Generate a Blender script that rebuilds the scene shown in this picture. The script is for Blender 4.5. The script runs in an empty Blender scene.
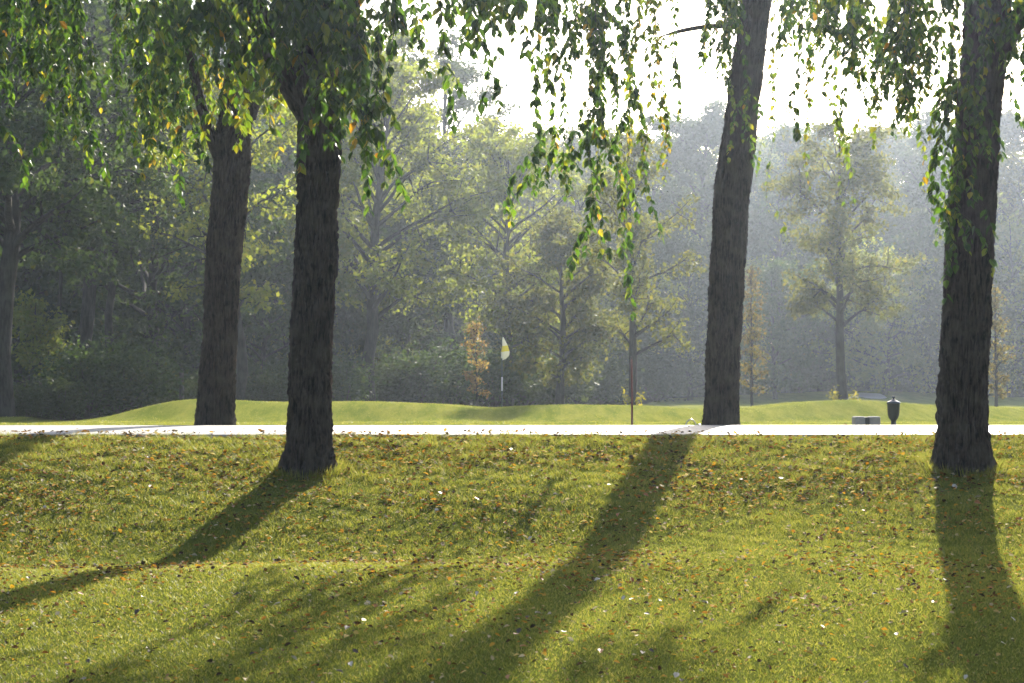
import bpy, math, random
import numpy as np
from mathutils import Vector, noise as mnoise

# ------------------------------------------------------------------ camera, sky, sun, exposure
S = bpy.context.scene
C = S.collection
W, H, F = 1024, 683, 1600.0          # frame and focal length in pixels
HOR, CZ = 382.0, 0.55                # image row of the horizon, height of the lens above the path
cam = bpy.data.cameras.new('camera')
cam.sensor_width = 36.0
cam.lens = F / W * 36.0
cam.shift_y = (HOR - H / 2) / W
cam.clip_start, cam.clip_end = 0.1, 3000
cam.dof.use_dof = True
cam.dof.focus_distance = 17.0
cam.dof.aperture_fstop = 5.6
camo = bpy.data.objects.new('camera', cam)
camo.location = (0, 0, CZ)
camo.rotation_euler = (math.radians(90), 0, 0)
C.objects.link(camo)
S.camera = camo

SUN_AZ, SUN_EL = math.radians(15.0), math.radians(27.0)
wd = bpy.data.worlds.new('World')
S.world = wd
wd.use_nodes = True
nt = wd.node_tree
sky = nt.nodes.new('ShaderNodeTexSky')
sky.sky_type = 'NISHITA'
sky.sun_disc = False
sky.sun_elevation = SUN_EL
sky.sun_rotation = SUN_AZ
sky.dust_density = 2.5
sky.air_density = 1.0
nt.links.new(sky.outputs[0], nt.nodes['Background'].inputs[0])
nt.nodes['Background'].inputs[1].default_value = 0.095

sun = bpy.data.lights.new('sun', 'SUN')
sun.energy = 5.0
sun.angle = math.radians(0.7)
sun.color = (1.0, 0.93, 0.80)
suno = bpy.data.objects.new('sun', sun)
sd = Vector((math.sin(SUN_AZ) * math.cos(SUN_EL), math.cos(SUN_AZ) * math.cos(SUN_EL), math.sin(SUN_EL)))
suno.rotation_euler = sd.to_track_quat('Z', 'Y').to_euler()
suno.location = (20, 60, 60)
C.objects.link(suno)

S.view_settings.view_transform = 'Standard'
S.view_settings.look = 'None'
S.view_settings.exposure = 1.80
S.view_settings.gamma = 1.0
S.view_settings.use_curve_mapping = False
HAZE = 0.00058

S.render.engine = 'CYCLES'
cy = S.cycles
cy.use_denoising = True
cy.max_bounces = 6
cy.diffuse_bounces = 3
cy.glossy_bounces = 2
cy.transmission_bounces = 4
cy.volume_bounces = 1
cy.transparent_max_bounces = 4
cy.sample_clamp_indirect = 4.0
cy.caustics_reflective = False
cy.caustics_refractive = False

rng = np.random.default_rng(7)
random.seed(7)

# ------------------------------------------------------------------ helpers
def P(px, py, d):
    return np.array(((px - 512) / F * d, d, CZ + (HOR - py) / F * d))

def unit(v):
    return v / np.maximum(np.linalg.norm(v, axis=-1, keepdims=True), 1e-9)

class MB:
    """collects vertices and faces of ONE mesh object"""
    def __init__(self):
        self.v, self.f, self.n = [], [], 0
    def add(self, verts, faces, mat=0, smooth=False):
        verts = np.asarray(verts, float).reshape(-1, 3)
        faces = np.asarray(faces, np.int64)
        self.v.append(verts)
        self.f.append((faces + self.n, mat, smooth))
        self.n += len(verts)
    def mesh(self, name, mats):
        me = bpy.data.meshes.new(name)
        v = np.concatenate(self.v)
        me.vertices.add(len(v))
        me.vertices.foreach_set('co', v.astype(np.float32).ravel())
        li, ls, mi, sm, off = [], [], [], [], 0
        for fa, m, s in self.f:
            k = fa.shape[1]
            li.append(fa.ravel())
            ls.append(off + np.arange(len(fa)) * k)
            mi.append(np.full(len(fa), m)); sm.append(np.full(len(fa), s))
            off += fa.size
        li, ls = np.concatenate(li), np.concatenate(ls)
        me.loops.add(len(li))
        me.loops.foreach_set('vertex_index', li.astype(np.int32))
        me.polygons.add(len(ls))
        me.polygons.foreach_set('loop_start', ls.astype(np.int32))
        me.polygons.foreach_set('material_index', np.concatenate(mi).astype(np.int32))
        me.polygons.foreach_set('use_smooth', np.concatenate(sm).astype(bool))
        for m in (mats if isinstance(mats, (list, tuple)) else [mats]):
            me.materials.append(m)
        me.update(calc_edges=True)
        return me
    def build(self, name, mats, parent=None):
        return link(name, self.mesh(name, mats), parent)
    # --- shapes
    def tube(self, pts, radii, seg=8, mat=0, cap=True):
        pts = np.asarray(pts, float); radii = np.asarray(radii, float)
        n = len(pts)
        t = unit(np.gradient(pts, axis=0))
        ref = np.where(np.abs(t[:, 2:3]) > 0.9, [[0, 1.0, 0]], [[0, 0, 1.0]])
        if np.abs(t[:, 2]).mean() > 0.6: ref = np.tile([[0, 1.0, 0]], (n, 1))
        else: ref = np.tile([[0, 0, 1.0]], (n, 1))
        u = unit(np.cross(ref, t)); w = np.cross(t, u)
        a = np.linspace(0, 2 * np.pi, seg, endpoint=False)
        ring = pts[:, None] + radii[:, None, None] * (np.cos(a)[None, :, None] * u[:, None] + np.sin(a)[None, :, None] * w[:, None])
        i = np.arange(n - 1)[:, None] * seg; j = np.arange(seg)[None]; j2 = (j + 1) % seg
        q = np.stack([i + j, i + j2, i + seg + j2, i + seg + j], -1).reshape(-1, 4)
        self.add(ring.reshape(-1, 3), q, mat, True)
        if cap:
            self.add(np.vstack([ring[-1], pts[-1:]]), np.stack([np.arange(seg), (np.arange(seg) + 1) % seg, np.full(seg, seg)], -1), mat)
    def lathe(self, prof, seg=28, mat=0, centre=(0, 0, 0)):
        prof = np.asarray(prof, float); n = len(prof)
        a = np.linspace(0, 2 * np.pi, seg, endpoint=False)
        v = np.stack([prof[:, :1] * np.cos(a), prof[:, :1] * np.sin(a), np.repeat(prof[:, 1:], seg, 1)], -1) + np.asarray(centre)
        i = np.arange(n - 1)[:, None] * seg; j = np.arange(seg)[None]; j2 = (j + 1) % seg
        self.add(v.reshape(-1, 3), np.stack([i + j, i + j2, i + seg + j2, i + seg + j], -1).reshape(-1, 4), mat, True)
    def box(self, c, s, mat=0, bev=0.12):
        # box with chamfered vertical edges and top
        sx, sy, sz = np.asarray(s) / 2
        b = min(sx, sy, sz) * bev * 2
        def oct_(ix, z):
            x, y = sx - ix, sy - ix
            return [(x - b, -y, z), (x, -y + b, z), (x, y - b, z), (x - b, y, z), (-x + b, y, z), (-x, y - b, z), (-x, -y + b, z), (-x + b, -y, z)]
        v = np.array(oct_(0, -sz) + oct_(0, sz - b) + oct_(b, sz)) + np.asarray(c)
        q = [[k * 8 + j, k * 8 + (j + 1) % 8, k * 8 + 8 + (j + 1) % 8, k * 8 + 8 + j] for k in range(2) for j in range(8)]
        self.add(v, q, mat)
        self.add(v[16:], [list(range(8))], mat)
    def leaves(self, pos, axis, nrm, length, width=0.6, fold=0.15, mat=0):
        """ovate pointed leaves folded on the midrib"""
        n = len(pos)
        if n == 0: return
        axis = unit(axis); side = unit(np.cross(axis, nrm)); nn = np.cross(side, axis)
        L = np.asarray(length).reshape(-1, 1) * np.ones((n, 1)); Wd = L * width / 2
        pts = [(0, 0, 0), (.28, -.9, 1), (.62, -.8, 1), (1.0, 0, -.3), (.62, .8, 1), (.28, .9, 1)]
        v = np.stack([pos + axis * L * a + side * Wd * b + nn * L * fold * c for a, b, c in pts], 1)
        base = (np.arange(n) * 6)[:, None]
        q = np.concatenate([base + [[0, 1, 2, 3]], base + [[0, 3, 4, 5]]])
        self.add(v.reshape(-1, 3), q, mat)
    def quads(self, pos, axis, nrm, length, width=0.7, mat=0):
        n = len(pos)
        axis = unit(axis); side = unit(np.cross(axis, nrm)); nn = np.cross(side, axis)
        L = np.asarray(length).reshape(-1, 1) * np.ones((n, 1)); Wd = L * width / 2
        v = np.stack([pos, pos + axis * L * .5 - side * Wd + nn * L * .1, pos + axis * L, pos + axis * L * .5 + side * Wd + nn * L * .1], 1)
        self.add(v.reshape(-1, 3), np.arange(n * 4).reshape(-1, 4), mat)

def link(name, me, parent=None):
    o = bpy.data.objects.new(name, me)
    C.objects.link(o)
    if parent is not None: o.parent = parent
    return o

def tag(o, label=None, cat=None, group=None, kind=None):
    if label: o['label'] = label
    if cat: o['category'] = cat
    if group: o['group'] = group
    if kind: o['kind'] = kind
    return o

def thing(name, loc, label, cat, group=None, rz=0):
    o = bpy.data.objects.new(name, None)
    o.empty_display_size = 0.2
    o.location = loc; o.rotation_euler = (0, 0, rz)
    C.objects.link(o)
    return tag(o, label, cat, group)

def copy_tree(root, loc, rz, sc, label, group):
    r = root.copy(); C.objects.link(r)
    r.location = loc; r.rotation_euler = (0, 0, rz); r.scale = sc
    tag(r, label, None, group)
    for ch in root.children:
        c = ch.copy(); C.objects.link(c); c.parent = r
    return r

# ------------------------------------------------------------------ materials
def mat_new(name):
    m = bpy.data.materials.new(name); m.use_nodes = True
    t = m.node_tree
    return m, t, t.nodes['Principled BSDF'], t.nodes['Material Output']

def ramp(t, stops, src, interp='LINEAR'):
    r = t.nodes.new('ShaderNodeValToRGB')
    r.color_ramp.interpolation = interp
    el = r.color_ramp.elements
    while len(el) < len(stops): el.new(0.5)
    for e, (p, c) in zip(el, stops):
        e.position = p; e.color = (*c, 1)
    t.links.new(src, r.inputs[0])
    return r.outputs[0]

def mixc(t, a, b, fac, mode='MIX'):
    n = t.nodes.new('ShaderNodeMix'); n.data_type = 'RGBA'; n.blend_type = mode
    for s, i in ((fac, 0), (a, 6), (b, 7)):
        if hasattr(s, 'is_linked'): t.links.new(s, n.inputs[i])
        elif isinstance(s, (int, float)): n.inputs[i].default_value = s
        else: n.inputs[i].default_value = (*s, 1)
    return n.outputs[2]

def noise_tex(t, scale, detail=4, rough=0.6, vec=None):
    n = t.nodes.new('ShaderNodeTexNoise')
    n.inputs['Scale'].default_value = scale; n.inputs['Detail'].default_value = detail; n.inputs['Roughness'].default_value = rough
    if vec is None:
        g = t.nodes.new('ShaderNodeNewGeometry'); vec = g.outputs['Position']
    t.links.new(vec, n.inputs['Vector'])
    return n.outputs[0]

def leaf_mat(name, stops, trans=0.45, tcol=(1.0, 1.0, 0.45), tgain=1.6, rough=0.42, spec=0.35):
    m, t, p, out = mat_new(name)
    g = t.nodes.new('ShaderNodeNewGeometry')
    col = ramp(t, stops, g.outputs['Random Per Island'])
    t.links.new(col, p.inputs['Base Color'])
    p.inputs['Roughness'].default_value = rough
    p.inputs['Specular IOR Level'].default_value = spec
    tr = t.nodes.new('ShaderNodeBsdfTranslucent')
    t.links.new(mixc(t, col, tuple(tgain * c for c in tcol), 1.0, 'MULTIPLY'), tr.inputs[0])
    mx = t.nodes.new('ShaderNodeMixShader'); mx.inputs[0].default_value = trans
    t.links.new(p.outputs[0], mx.inputs[1]); t.links.new(tr.outputs[0], mx.inputs[2])
    t.links.new(mx.outputs[0], out.inputs[0])
    return m

def plain_mat(name, col, rough=0.6, metal=0.0, var=0.15, scale=30, spec=0.5):
    m, t, p, out = mat_new(name)
    tc = t.nodes.new('ShaderNodeTexCoord')
    n = noise_tex(t, scale, 4, 0.6, tc.outputs['Object'])
    c = ramp(t, [(0.3, tuple(x * (1 - var) for x in col)), (0.7, tuple(min(1, x * (1 + var)) for x in col))], n)
    t.links.new(c, p.inputs['Base Color'])
    p.inputs['Roughness'].default_value = rough; p.inputs['Metallic'].default_value = metal
    p.inputs['Specular IOR Level'].default_value = spec
    return m

def bark_mat(name, dark, light, scale=1.0):
    m, t, p, out = mat_new(name)
    tc = t.nodes.new('ShaderNodeTexCoord')
    mp = t.nodes.new('ShaderNodeMapping'); mp.inputs['Scale'].default_value = (1, 1, .16)
    t.links.new(tc.outputs['Object'], mp.inputs[0])
    n = noise_tex(t, 34 * scale, 5, 0.6, mp.outputs[0])
    n2 = noise_tex(t, 5 * scale, 3, 0.5, tc.outputs['Object'])
    c = ramp(t, [(0.40, dark), (0.50, tuple(x * .55 for x in light)), (0.62, light)], n)
    c = mixc(t, c, (light[0] * 1.25, light[1] * 1.35, light[2] * 1.25), ramp(t, [(.45, (0, 0, 0)), (.72, (.9, .9, .9))], n2))
    c = mixc(t, c, dark, 0.25)
    t.links.new(c, p.inputs['Base Color'])
    p.inputs['Roughness'].default_value = 0.9; p.inputs['Specular IOR Level'].default_value = 0.2
    b = t.nodes.new('ShaderNodeBump'); b.inputs['Strength'].default_value = 0.9; b.inputs['Distance'].default_value = 0.03
    t.links.new(n, b.inputs['Height']); t.links.new(b.outputs[0], p.inputs['Normal'])
    return m

M_BARK = bark_mat('old_bark', (.003, .0026, .0022), (.068, .051, .041))
M_BARK_FAR = bark_mat('wood_bark', (.012, .010, .009), (.045, .038, .033), .6)
M_TWIG = plain_mat('twig_bark', (.045, .034, .026), .8)
G1 = [(0.0, (.010, .024, .007)), (0.45, (.020, .046, .010)), (0.80, (.042, .076, .014)), (0.95, (.10, .115, .02)), (0.985, (.17, .13, .02)), (1.0, (.20, .09, .015))]
G2 = [(0.0, (.045, .085, .014)), (0.6, (.080, .115, .018)), (0.9, (.15, .145, .02)), (1.0, (.23, .14, .02))]
M_LEAF = leaf_mat('weeping_leaf_green', G1, .5, rough=.42, spec=.35, tgain=3.0, tcol=(1, .97, .25))
M_LEAF_Y = leaf_mat('weeping_leaf_yellow_sunlit', G2, .5, rough=.4, spec=.45, tgain=2.1, tcol=(1, .95, .3))
M_DARK = leaf_mat('wood_leaf_dark', [(0, (.030, .052, .018)), (.6, (.042, .068, .022)), (.95, (.055, .080, .024)), (1, (.09, .09, .02))], .42, rough=.6, spec=.15)
M_LIME = leaf_mat('wood_leaf_lime', [(0, (.082, .102, .020)), (.7, (.110, .126, .026)), (1, (.145, .140, .028))], .5, tgain=2.5, rough=.6, spec=.15)
M_OLIVE = leaf_mat('wood_leaf_olive', [(0, (.055, .062, .018)), (.7, (.078, .082, .022)), (1, (.11, .10, .025))], .48, tgain=2.0, rough=.6, spec=.15)
M_GREY = leaf_mat('wood_leaf_blue_green', [(0, (.036, .052, .022)), (1, (.050, .062, .026))], .42, rough=.6, spec=.15)
M_RUST = leaf_mat('sapling_leaf_rust', [(0, (.13, .08, .04)), (.6, (.19, .125, .055)), (1, (.22, .17, .06))], .45, rough=.6, spec=.15)
M_BROWNISH = leaf_mat('sapling_leaf_brown_green', [(0, (.06, .055, .022)), (.6, (.11, .085, .03)), (1, (.16, .13, .03))], .45, rough=.6, spec=.15)
M_YELL = leaf_mat('shoot_leaf_yellow', [(0, (.12, .12, .02)), (1, (.26, .22, .03))], .5, rough=.7, spec=.1)
M_LITTER = leaf_mat('litter_leaf', [(0, (.020, .014, .011)), (.22, (.05, .028, .014)), (.45, (.16, .075, .024)), (.64, (.30, .14, .028)), (.80, (.42, .24, .035)), (.84, (.30, .22, .11)), (1, (.40, .33, .24))], .22, rough=.8, spec=.08)

# ------------------------------------------------------------------ terrain
PROFILE = np.array([(-60, -2.4), (-20, -1.75), (0, -1.36), (4, -1.22), (8.2, -1.0), (10.4, -.868), (11.3, -.826), (12.1, -.81), (12.6, -.80), (13.2, -.735),
                    (14.0, -.575), (15.5, -.29), (16.3, -.12), (16.75, -.012), (17.2, -.03), (20.2, -.03), (20.8, -.05), (23, -.08), (27, -.15), (35, -.36), (60, -.46), (110, -.58), (200, -.7), (900, -.7)])
CREST = np.array([(-500, 424), (0, 424), (40, 424), (80, 422), (110, 417), (140, 408.5), (170, 402.5), (200, 400.4), (280, 402), (330, 403), (390, 402), (430, 403), (490, 408.6), (530, 407),
                  (580, 405), (620, 405.5), (660, 408), (700, 411.5), (740, 409), (780, 405), (815, 402), (845, 401), (880, 402.5), (930, 405), (980, 408), (1024, 409), (1200, 408), (1500, 412)], float)
_yy = np.linspace(-60, 900, 19201)
_zz = np.interp(_yy, PROFILE[:, 0], PROFILE[:, 1])
_k = np.exp(-np.linspace(-2, 2, 29) ** 2); _k /= _k.sum()
_zs = np.convolve(np.pad(_zz, 14, mode='edge'), _k, 'valid')
_xx = np.linspace(-500, 1500, 2001)
_cc = np.interp(_xx, CREST[:, 0], CREST[:, 1])
_k2 = np.exp(-np.linspace(-2, 2, 41) ** 2); _k2 /= _k2.sum()
_cc = np.convolve(np.pad(_cc, 20, mode='edge'), _k2, 'valid')
D0 = 36.0
def HT(x, y):
    x = np.asarray(x, float); y = np.asarray(y, float)
    z = np.interp(y, _yy, _zs)
    px = 512 + x * F / D0
    top = CZ + (HOR - np.interp(px, _xx, _cc)) / F * D0
    dip = np.interp(x, [-2.2, -.6, 1.5, 3.0], [1.0, .55, .15, 0.0])
    z = z - dip * .14 * np.exp(-((y - 12.9) / np.where(y > 12.9, 1.5, .7)) ** 2)
    rise = np.maximum(top + .372, 0)
    u = (y - D0) / np.where(y < D0, 2.1, 6.0)
    z = z + rise * np.exp(-u * u)
    # a low green far right and gentle unevenness
    z = z + .55 * np.exp(-((x - 20) / 9) ** 2 - ((y - 92) / 10) ** 2)
    off = np.clip((np.abs(y - 18.5) - 1.9) / 2, 0, 1)
    z = z + off * (.018 * np.sin(x * 1.7 + y * .9) + .014 * np.sin(x * .8 - y * 2.1 + 1))
    z = z + .10 * np.exp(-((x + 11.9) / .9) ** 2 - ((y - 38) / 1.0) ** 2)
    return z

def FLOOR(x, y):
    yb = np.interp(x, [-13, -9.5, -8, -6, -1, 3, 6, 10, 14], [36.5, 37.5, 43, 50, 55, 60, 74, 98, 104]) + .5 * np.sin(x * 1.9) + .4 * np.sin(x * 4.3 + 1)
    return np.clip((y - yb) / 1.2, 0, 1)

def grid_mesh(xs, ys, zoff=0):
    X, Y = np.meshgrid(xs, ys)
    v = np.stack([X, Y, HT(X, Y) + zoff], -1).reshape(-1, 3)
    nx, ny = len(xs), len(ys)
    i = (np.arange(ny - 1)[:, None] * nx + np.arange(nx - 1)[None]).ravel()
    return v, np.stack([i, i + 1, i + nx + 1, i + nx], -1)

xs = np.concatenate([np.linspace(-700, -40, 23)[:-1], np.linspace(-40, -9, 63)[:-1], np.linspace(-9, 9, 145)[:-1], np.linspace(9, 40, 63)[:-1], np.linspace(40, 700, 23)])
ys = np.concatenate([np.linspace(-60, 5, 27)[:-1], np.linspace(5, 21, 161)[:-1], np.linspace(21, 60, 118)[:-1], np.linspace(60, 130, 50)[:-1], np.linspace(130, 900, 20)])
m, t, p, out = mat_new('lawn_soil_and_turf')
n1 = noise_tex(t, 1.3, 5, .6); n2 = noise_tex(t, 45, 5, .7)
c = ramp(t, [(.3, (.055, .068, .016)), (.55, (.085, .095, .020)), (.75, (.12, .115, .03))], n2)
c = mixc(t, c, (.095, .115, .022), n1)
fw = t.nodes.new('ShaderNodeAttribute'); fw.attribute_name = 'fairway'
gp = t.nodes.new('ShaderNodeNewGeometry'); mpf = t.nodes.new('ShaderNodeMapping'); mpf.inputs['Scale'].default_value = (1, .14, 1)
t.links.new(gp.outputs['Position'], mpf.inputs[0])
n3 = noise_tex(t, 2.6, 8, .75, mpf.outputs[0])
c = mixc(t, c, mixc(t, ramp(t, [(.38, (.070, .112, .018)), (.62, (.26, .25, .06))], n3), ramp(t, [(.35, (.08, .105, .014)), (.7, (.23, .22, .04))], n2), .5), fw.outputs['Fac'])
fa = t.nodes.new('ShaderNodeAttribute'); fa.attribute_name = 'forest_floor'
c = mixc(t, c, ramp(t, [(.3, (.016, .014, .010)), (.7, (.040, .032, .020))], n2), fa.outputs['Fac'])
t.links.new(c, p.inputs['Base Color']); p.inputs['Roughness'].default_value = 1; p.inputs['Specular IOR Level'].default_value = 0
b = t.nodes.new('ShaderNodeBump'); b.inputs['Strength'].default_value = .8; b.inputs['Distance'].default_value = .03
t.links.new(n2, b.inputs['Height']); t.links.new(b.outputs[0], p.inputs['Normal'])
M_GROUND = m
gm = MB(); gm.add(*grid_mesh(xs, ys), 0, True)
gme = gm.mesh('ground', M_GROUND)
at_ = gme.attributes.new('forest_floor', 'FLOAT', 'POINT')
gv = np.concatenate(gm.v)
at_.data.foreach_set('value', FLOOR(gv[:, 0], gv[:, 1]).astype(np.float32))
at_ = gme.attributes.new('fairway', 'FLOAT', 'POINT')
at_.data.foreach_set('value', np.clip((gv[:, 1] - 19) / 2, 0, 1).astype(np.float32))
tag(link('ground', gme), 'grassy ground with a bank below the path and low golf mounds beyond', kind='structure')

m, t, p, out = mat_new('pale_concrete')
n1 = noise_tex(t, 2.2, 6, .65); n2 = noise_tex(t, 90, 3, .6)
c = mixc(t, ramp(t, [(.35, (.16, .15, .145)), (.7, (.27, .26, .245))], n1), ramp(t, [(.4, (.20, .19, .185)), (.65, (.36, .345, .33))], n2), .4)
t.links.new(c, p.inputs['Base Color']); p.inputs['Roughness'].default_value = .6; p.inputs['Specular IOR Level'].default_value = .4
b = t.nodes.new('ShaderNodeBump'); b.inputs['Strength'].default_value = .3; b.inputs['Distance'].default_value = .004
t.links.new(n2, b.inputs['Height']); t.links.new(b.outputs[0], p.inputs['Normal'])
M_PATH = m
pm = MB()
px_ = np.linspace(-120, 120, 481)
cross = [(16.86, -.12), (16.88, -.004), (16.95, .006), (18.5, .018), (20.15, .006), (20.22, -.004), (20.24, -.12)]
X = np.repeat(px_[:, None], len(cross), 1)
Yc = np.array([c_[0] for c_ in cross])[None] + .03 * np.sin(px_ * .5)[:, None]
Zc = np.repeat(np.array([c_[1] for c_ in cross])[None], len(px_), 0)
v = np.stack([X, Yc, Zc], -1).reshape(-1, 3); k = len(cross)
i = (np.arange(len(px_) - 1)[:, None] * k + np.arange(k - 1)[None]).ravel()
pm.add(v, np.stack([i, i + k, i + k + 1, i + 1], -1))
tag(pm.build('path', M_PATH), 'pale concrete path running across behind the front trees', kind='structure')

# sand bunker on the far green
bk = MB()
a = np.linspace(0, 2 * np.pi, 40, endpoint=False)
bx, by = 18.9 + (.75 + .1 * np.sin(3 * a)) * np.cos(a), 84.5 + (2.8 + .3 * np.sin(2 * a)) * np.sin(a)
inner = .5
vv = [np.stack([18.9 + (bx - 18.9) * s, 84.5 + (by - 84.5) * s, HT(18.9 + (bx - 18.9) * s, 84.5 + (by - 84.5) * s) + zo], -1) for s, zo in ((1, .03), (.8, .10), (.4, .03), (.02, .02))]
vv = np.concatenate(vv); i = np.arange(3)[:, None] * 40; j = np.arange(40)[None]
bk.add(vv, np.stack([i + j, i + (j + 1) % 40, i + 40 + (j + 1) % 40, i + 40 + j], -1).reshape(-1, 4), 0, True)
tag(bk.build('sand_bunker', plain_mat('bunker_sand', (.42, .37, .33), .95)), 'pale sand bunker on the far green', kind='structure')

# haze: even air round the whole place
hz = MB()
x0, x1, y0, y1, z0, z1 = -760, 760, -80, 960, -4.0, 29.0
hv = [(x, y, z) for z in (z0, z1) for x, y in ((x0, y0), (x1, y0), (x1, y1), (x0, y1))]
hz.add(hv, [(3, 2, 1, 0), (4, 5, 6, 7), (0, 1, 5, 4), (1, 2, 6, 5), (2, 3, 7, 6), (3, 0, 4, 7)])
m = bpy.data.materials.new('pale_morning_haze'); m.use_nodes = True
t = m.node_tree; t.nodes.remove(t.nodes['Principled BSDF'])
vol = t.nodes.new('ShaderNodeVolumePrincipled')
vol.inputs['Color'].default_value = (.70, .81, 1.0, 1)
vol.inputs['Density'].default_value = HAZE
vol.inputs['Anisotropy'].default_value = .74
t.links.new(vol.outputs[0], t.nodes['Material Output'].inputs['Volume'])
tag(hz.build('haze', m), 'pale morning haze between the trees', kind='stuff')

# ------------------------------------------------------------------ the four big trees
def bark_trunk(mb, pts, radii, seed, seg=160, step=.012, flare=0.0, sink=.25):
    pts = np.asarray(pts, float); radii = np.asarray(radii, float)
    s = np.concatenate([[0], np.cumsum(np.linalg.norm(np.diff(pts, axis=0), axis=1))])
    n = int(s[-1] / step)
    ss = np.linspace(0, s[-1], n)
    c = np.stack([np.interp(ss, s, pts[:, k]) for k in range(3)], -1)
    kk = np.ones(25) / 25
    for k in range(3):
        for _ in range(2): c[:, k] = np.convolve(np.pad(c[:, k], 12, mode='reflect', reflect_type='odd'), kk, 'valid')
    r = np.interp(ss, s, radii)
    a = np.linspace(0, 2 * np.pi, seg, endpoint=False)
    R = np.zeros((n, seg))
    rr = random.Random(seed); ph = [rr.uniform(0, 6.28) for _ in range(4)]
    off = Vector((seed * 7.3, seed * 3.1, 0))
    ca, sa = np.cos(a), np.sin(a)
    for i_ in range(n):
        z = ss[i_]; tw = .25 * z
        for j_ in range(seg):
            th = a[j_] + tw * .15
            q = Vector((math.cos(th), math.sin(th), 0)) * 1.0
            v1 = mnoise.noise(Vector((q.x * 7.0, q.y * 7.0, z * 1.7)) + off)
            v2 = mnoise.noise(Vector((q.x * 13.0, q.y * 13.0, z * 4.2)) + off)
            v3 = mnoise.noise(Vector((q.x * 2.0, q.y * 2.0, z * 1.1)) - off)
            v4 = mnoise.noise(Vector((q.x * 12, q.y * 12, z * 24)) + off)
            R[i_, j_] = .046 * min(1, abs(v1) * 4.0) + .028 * min(1, abs(v2) * 3.6) + v3 * .040 + v4 * .016 - .058
    h = ss[:, None]
    lob = .5 + .5 * np.sin(a * 4 + ph[0] + .6 * np.sin(a * 2 + ph[1]))
    fl = flare * np.exp(-np.maximum(h - sink, -.1) / .15) * (.30 + .9 * lob[None] ** 1.5)
    rad = r[:, None] * (1 + fl) + R * np.minimum(1, r[:, None] / .16)
    v = np.stack([c[:, :1] + rad * ca, c[:, 1:2] + rad * sa, np.repeat(c[:, 2:], seg, 1)], -1)
    i = np.arange(n - 1)[:, None] * seg; j = np.arange(seg)[None]; j2 = (j + 1) % seg
    mb.add(v.reshape(-1, 3), np.stack([i + j, i + j2, i + seg + j2, i + seg + j], -1).reshape(-1, 4), 0, True)

def spline(pts, n=14):
    pts = np.asarray(pts, float)
    s = np.linspace(0, len(pts) - 1, n)
    P0 = np.vstack([2 * pts[0] - pts[1], pts, 2 * pts[-1] - pts[-2]])
    o = []
    for x in s:
        k = min(int(x), len(pts) - 2); u = x - k
        a, b, c_, d = P0[k:k + 4]
        o.append(.5 * (2 * b + (c_ - a) * u + (2 * a - 5 * b + 4 * c_ - d) * u * u + (3 * b - a - 3 * c_ + d) * u ** 3))
    return np.array(o)

def strand_geo(mb, top_path, length, r_, leaf=.09, sp=.042, sway=.10, side=4, lmat=0, mom=.3):
    """drooping twig: arc from the limb (top_path) then hanging down by length, leaves alternate along it"""
    end = top_path[-1]
    n = max(6, int(length / .12))
    tt = np.linspace(0, 1, n)[1:]
    ph, ph2 = r_.uniform(0, 6.28, 2)
    dx = r_.normal(0, sway, 2)
    mo = (top_path[-1] - top_path[-3])[:2]; mo = mo / max(1e-6, np.linalg.norm(mo)) * r_.uniform(.02, 1.0) * mom
    hang = np.stack([end[0] + mo[0] * (1 - (1 - tt) ** 2.2) + dx[0] * tt * length + .05 * np.sin(tt * length * 4 + ph) * tt, end[1] + mo[1] * (1 - (1 - tt) ** 2.2) + dx[1] * tt * length + .05 * np.sin(tt * length * 3.4 + ph2) * tt, end[2] - tt * length], -1)
    path = np.vstack([top_path, hang])
    rad = np.linspace(.0065, .0016, len(path))
    mb.tube(path, rad, 4, 1, False)
    paths = [(hang, .08)]
    for _ in range(side):
        k = r_.integers(0, max(1, len(hang) - 1))
        L = r_.uniform(.2, .75) * min(1, length)
        az = r_.uniform(0, 6.28)
        u = np.linspace(0, 1, 6)
        out_ = .38 * L * (1 - (1 - u) ** 2) + .15 * L * u
        sp_ = np.stack([hang[k, 0] + np.cos(az) * out_, hang[k, 1] + np.sin(az) * out_, hang[k, 2] - L * u ** 1.3], -1)
        mb.tube(sp_, np.linspace(.003, .0014, 6), 3, 1, False)
        paths.append((sp_, 0))
    for q, skip in paths:
        seg = np.linalg.norm(np.diff(q, axis=0), axis=1); s = np.concatenate([[0], np.cumsum(seg)])
        m_ = max(2, int(s[-1] / sp))
        u = np.sort(r_.uniform(skip * s[-1], s[-1], m_))
        pos = np.stack([np.interp(u, s, q[:, k]) for k in range(3)], -1)
        az = r_.uniform(0, 6.28, m_)
        ax = np.stack([np.cos(az) * .55, np.sin(az) * .55, -np.ones(m_) * r_.uniform(.5, 1.2, m_)], -1)
        nr = np.stack([np.cos(az + r_.normal(0, .7, m_)), np.sin(az + r_.normal(0, .7, m_)), r_.uniform(-.1, .7, m_)], -1)
        grow_ = np.interp(u / s[-1], [0, .75, 1], [1, 1, .75])
        mb.leaves(pos, ax, nr, leaf * grow_ * r_.uniform(.5, 1.15, m_), .60, .09, lmat)

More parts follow.
